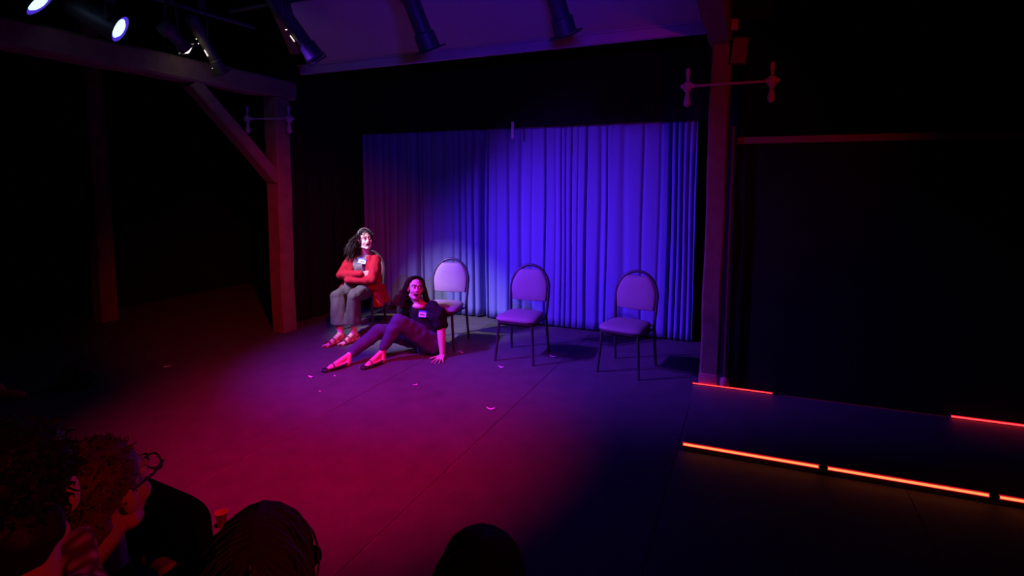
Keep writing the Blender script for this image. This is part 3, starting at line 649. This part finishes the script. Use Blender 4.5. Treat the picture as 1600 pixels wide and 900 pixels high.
# ---------------------------------------------------------------- audience, seen from behind
def audience(label, head, F, hair_m, style, top_m, sh=.98, extra=None, sc=1.0):
    head = V(head); F = V(F).normalized(); base = V((head.x, head.y, 0)); D = V((F.x, F.y, 0)).normalized()
    D = (D+V((-.35, .9, 0))).normalized(); S = D.cross(V((0, 0, 1)))       # the body faces the stage
    root = empty('person', base, label, 'person', 0, 'audience members in the front rows'); P = lambda n, me, m: link(n, me, m, root)
    Mh = headM(head, F, 0, sc); nb = V((head.x, head.y, head.z-.19))-D*.02
    q = lambda f, s_, z: V((nb.x, nb.y, 0))+D*f+S*s_+V((0, 0, z))
    nz = nb.z; b = MB()
    def sec(f, z, wx, wy): return (q(f, 0, z), S*wx, D*wy)
    b.loft([sec(-.06, .48, .13, .10), sec(-.06, .62, .13, .09), sec(-.04, .82, .14, .09), sec(-.02, nz-.07, .14, .07), sec(0, nz, .06, .05)])
    b.cap(q(0, 0, nz-.03), Mh @ V((0, .03, -.06)), .056, .054)
    for s_ in (-1, 1):
        b.chain([(q(-.02, s_*.155, nz-.08), .05), (q(.03, s_*.18, nz-.34), .04), (q(.24, s_*.12, .64), .03)])
        b.chain([(q(-.04, s_*.09, .50), .08), (q(.38, s_*.10, .50), .055), (q(.40, s_*.10, .1), .035)]); foot_prims(b, q(.40, s_*.10, .10), q(.37, s_*.10, 0), q(.60, s_*.11, 0))
        hand(b, q(.24, s_*.12, .64), D-S*s_*.3, V((0, 0, 1)), .1, .2, s_ > 0, .95)
    head_prims(b, Mh); body = P('body', remesh(b, .006, 3, face_disp(Mh, 0)), M_skin); face_parts(body, Mh, (.02, .006), -.066)
    t = MB(); t.loft([sec(-.06, .46, .17, .14), sec(-.06, .62, .17, .13), sec(-.04, .82, .18, .13), sec(-.02, nz-.07, .17, .105), sec(-.005, nz-.02, .10, .075), sec(0, nz+.012, .07, .062)])
    for s_ in (-1, 1): t.chain([(q(-.02, s_*.15, nz-.085), .07), (q(.03, s_*.18, nz-.34), .06), (q(.22, s_*.13, .64), .046)])
    P('jumper', remesh(t, .009, 3, wrinkle(.012, 12)), top_m)
    t = MB()
    for s_ in (-1, 1): t.chain([(q(-.04, s_*.09, .50), .10), (q(.38, s_*.10, .50), .08), (q(.40, s_*.10, .12), .06)])
    P('trousers', remesh(t, .01, 3, wrinkle(.01, 12)), M_audblk)
    for s_ in (-1, 1): 
        so = P('shoe', sole(q(.36, s_*.10, 0), q(.61, s_*.11, 0), .048, .03).mesh(), M_shoe)
    # hair
    R3 = Mh.to_3x3(); Rn = R3*(1/R3.col[0].length); rnd = random.Random(int(head.x*1000)); hb = MB(); paths = []
    hb.ell(Mh @ V((0, .028, .046)), [k*sc for k in (.085, .096, .087)], Rn)
    if style == 'short':
        hb.ell(Mh @ V((0, .075, -.02)), [k*sc for k in (.077, .045, .075)], Rn)
        for i in range(900):
            a = rnd.uniform(0, 6.283); cz = rnd.uniform(-.75, 1); sr = math.sqrt(1-cz*cz); d = V((sr*math.cos(a), sr*math.sin(a), cz))
            if d.y < -.25 and d.z < .55: continue
            if d.z < -.1 and d.y < .25: continue
            p = V((0, .03, .04))+V((d.x*.083, d.y*.094, d.z*.09)); ln = rnd.uniform(.012, .024); ph = rnd.uniform(0, 6.28); cv = V((rnd.uniform(-1, 1), rnd.uniform(-1, 1), rnd.uniform(-1.2, .4)))*.010
            paths.append([Mh @ (p+d*ln*u*.6+cv*u*u+V((math.cos(ph+u*6), math.sin(ph+u*6), 0))*.004) for u in (0, .25, .5, .75, 1)])
        rr = .0028
    else:
        L = .30 if style == 'long' else .24; hb.ell(Mh @ V((0, .07, -.05)), [k*sc for k in (.09, .06, .12)], Rn)
        hb.ell(Mh @ V((0, .085, -.14)), [k*sc for k in (.095, .05, .11)], Rn)
        for i in range(700):
            sgn = rnd.choice((-1, 1)); y0 = rnd.uniform(-.05, .125); far = rnd.uniform(.85, 1.15); ln = L*rnd.uniform(.7, 1.05); Pth = []; sw = rnd.uniform(.15, 1.0)
            for k in range(12):
                u = k/11
                rt_ = math.sqrt(max(.06, 1-((y0-.03)/.115)**2))
                if u < .4: a = u/.4*1.55; qv = V((sgn*.092*far*sw*rt_**.5*math.sin(a), y0+.03*u, .03+.112*rt_*math.cos(a)))
                else:
                    w_ = (u-.4)/.6; qv = V((sgn*(.092*far*sw*rt_**.5+.012*w_), y0+.012+.03*w_, .03-ln*w_))
                rad = math.hypot(qv.x/.096, (qv.y-.03)/.11)
                if rad < 1 and qv.z < .09: qv.y += (1-rad)*.09
                wv = .006 if style == 'long' else .011
                qv += V((math.sin(i+u*9)*wv, math.cos(i*1.7+u*8)*wv*.6, 0))*min(1, u*2); Pth.append(Mh @ qv)
            paths.append(Pth)
        rr = .0036
    P('hair', remesh(hb, .007, 2, wrinkle(.008, 35)), hair_m); P('hair_strands', strands(paths, rr*sc, rr*.5*sc).mesh(), hair_m)
    if extra == 'glasses':
        g = MB()
        for s_ in (-1, 1):
            g.tube([Mh @ V((s_*.034+.024*math.cos(a), -.112+.01*abs(math.cos(a)), .010+.02*math.sin(a))) for a in [2*math.pi*i/16 for i in range(17)]], .0028, 6)
        g.tube([Mh @ V((-.012, -.112, .014)), Mh @ V((.012, -.112, .014))], .0026, 6); gl = P('glasses', g.mesh(), M_can)
        for s_ in (-1, 1): MB().tube([Mh @ V((s_*.06, -.105, .016)), Mh @ V((s_*.079, -.05, .016)), Mh @ V((s_*.081, .008, .016)), Mh @ V((s_*.079, .03, -.005))], [.004, .004, .0038, .003], 6).build('temple_arm', M_can, gl)
    if extra == 'scarf':
        sf = MB(); n = 18
        for j, (rad, z, r_) in enumerate(((.082, .025, .031), (.096, -.02, .036), (.074, .065, .029))):
            sf.tube([q(math.cos(a)*rad*.9, math.sin(a)*rad*1.15, nz+z+.014*math.sin(a*2+j)) for a in [2*math.pi*i/n for i in range(n+1)]], r_, 8)
        P('scarf', remesh(sf, .007, 2, wrinkle(.022, 22)), M_plaid)
    fix(root)
    return root
audience('audience member with dark hair and pale patterned scarf, bottom left corner', (-0.964, 0.395, 1.361), (-.80, .6, -.08), M_hairD, 'short', M_audblk, extra='scarf', sc=.9)
audience('audience member with short hair and glasses, red light on cheek and neck', (-1.433, 0.761, 1.057), (-.28, .95, .06), M_hairG, 'short', M_audblk, extra='glasses', sc=1.1)
audience('audience member with shoulder length brown hair seen from behind, third from left', (-.885, .75, 1.03), (-.6, .8, .0), M_hairB, 'mid', M_audblk)
audience('audience member with long black hair, rightmost head at the bottom edge', (-.508, .985, .938), (-.45, .89, .0), M_hairD, 'long', M_audblk)
# empty audience chair whose black back shows beside the glasses wearer
ac = empty('audience_chair', (-1.645, 1.27, 0), 'black chair back standing beside the head with glasses', 'chair', math.radians(177))
def rbox(c, d, m, name, bev=.02): return MB().box(c, d).build(name, m, ac, bevel=bev)
rbox((0, 0, .43), (.44, .42, .06), M_audblk, 'seat'); 
R = []; n = 32
for dy, s_ in ((-.02, .94), (-.01, 1), (.02, 1), (.03, .94)):
    R.append([V((.215*s_*math.copysign(abs(math.cos(a))**.25, math.cos(a)), .22+dy+.03*math.sin(a), .70+.19*s_*math.copysign(abs(math.sin(a))**.25, math.sin(a)))) for a in [2*math.pi*k/n for k in range(n)]])
MB().rings(R).build('backrest', M_audblk, ac)
for sx in (-1, 1):
    MB().tube([(sx*.17, .2, .75), (sx*.18, .19, .42), (sx*.2, .24, 0)], .013, 8).build('leg', M_steel, ac); MB().tube([(sx*.18, -.17, .42), (sx*.2, -.2, 0)], .013, 8).build('leg', M_steel, ac)

# ------------------------------------------------------------------ scraps on the floor
def scrap(x, y, s_, a, label, m=M_paper):
    rnd = random.Random(int(x*1000)); n = 5; R = []
    for i in range(n):
        u = i/(n-1)-.5; w_ = s_*.16*(1-1.5*u*u)*rnd.uniform(.7, 1.2)+.003; z = .004+.22*s_*(u*u*2+rnd.uniform(0, .25)); bend = s_*.25*math.sin(u*3+x)
        R.append([V((u*s_, bend-w_, z)), V((u*s_, bend, z+.35*w_)), V((u*s_, bend+w_, z+.1*w_)), V((u*s_, bend, z-.002))])
    o = MB().rings(R).build('paper_scrap', m, smooth=False); o.location = (x, y, 0); o.rotation_euler = (0, 0, a)
    return tag(o, label, 'paper scrap', 'paper scraps littering the stage floor')
for x, y, s_, a, lb in ((-5.168, 3.377, .10, .9, 'thin pale scrap on the dark floor in front of the left post'), (-3.684, 3.727, .075, .3, 'white scrap of paper just in front of the far shoe of the floor sitter'),
    (-3.501, 3.844, .04, 0, 'tiny scrap of paper right of the white scrap by the shoes'), (-2.691, 3.957, .05, 1.2, 'tiny blue lit scrap on the floor below the sitting person'),
    (-2.183, 4.692, .075, .2, 'pinkish scrap of paper in front of the middle empty chair'), (-1.848, 3.776, .095, .35, 'largest white paper scrap alone in the middle of the purple floor'),
    (-1.83, 5.20, .09, 0, 'scrap of paper at the rear foot of the middle empty chair'), (-2.75, 4.93, .08, .1, 'red lit scrap right of the supporting hand'), (-3.36, 3.50, .03, .5, 'tiny bluish speck on the floor below the shoes')):
    scrap(x, y, s_*.7, a, lb)
cup = MB(); cup.lathe([(.025, 0), (.034, .09), (.036, .092), (.033, .092), (.024, .004)], 16)
o = cup.build('paper_cup', mat('red_cup', (.45, .06, .05), .5, .05, 20, 0)); o.scale = (.85,)*3; o.location = (-2.50, 1.87, 0); tag(o, 'small red cup on the floor between chair back and brown haired head', 'cup')
# shoe poking in from the left border
sh_ = empty('stray_shoe', (-5.62, 2.36, 0), 'pinkish red shoe poking in at the left border', 'shoe')
sole((-.10, -.06, 0), (.10, .03, 0), .042, .025).build('sole', M_shoe, sh_)
up_ = MB(); up_.cap((-.08, -.05, .05), (.04, .0, .045), .04, .036); up_.cap((.04, 0, .042), (.09, .025, .035), .035, .026); up_.cap((-.08, -.05, .06), (-.09, -.055, .10), .036, .034)
link('upper', remesh(up_, .006, 3), mat('red_shoe', (.42, .08, .09), .6, .2, 30), sh_)
bg = empty('cloth_bag', (-5.42, 2.72, 0), 'dark slumped bag on the floor behind the red shoe', 'bag')
b_ = MB(); b_.ell((0, 0, .06), (.20, .12, .06)); b_.ell((.08, .02, .08), (.1, .09, .07)); b_.ell((-.1, 0, .07), (.08, .08, .065))
link('bag_body', remesh(b_, .01, 3, lambda c, n: V((c.x, c.y, max(c.z, 0)))+V((0, 0, 0))), M_audblk, bg)
MB().tube([(-.12, -.03, .12), (-.06, -.04, .19), (.03, -.03, .20), (.10, -.01, .14)], .009, 6).build('bag_handle', M_audblk, bg)
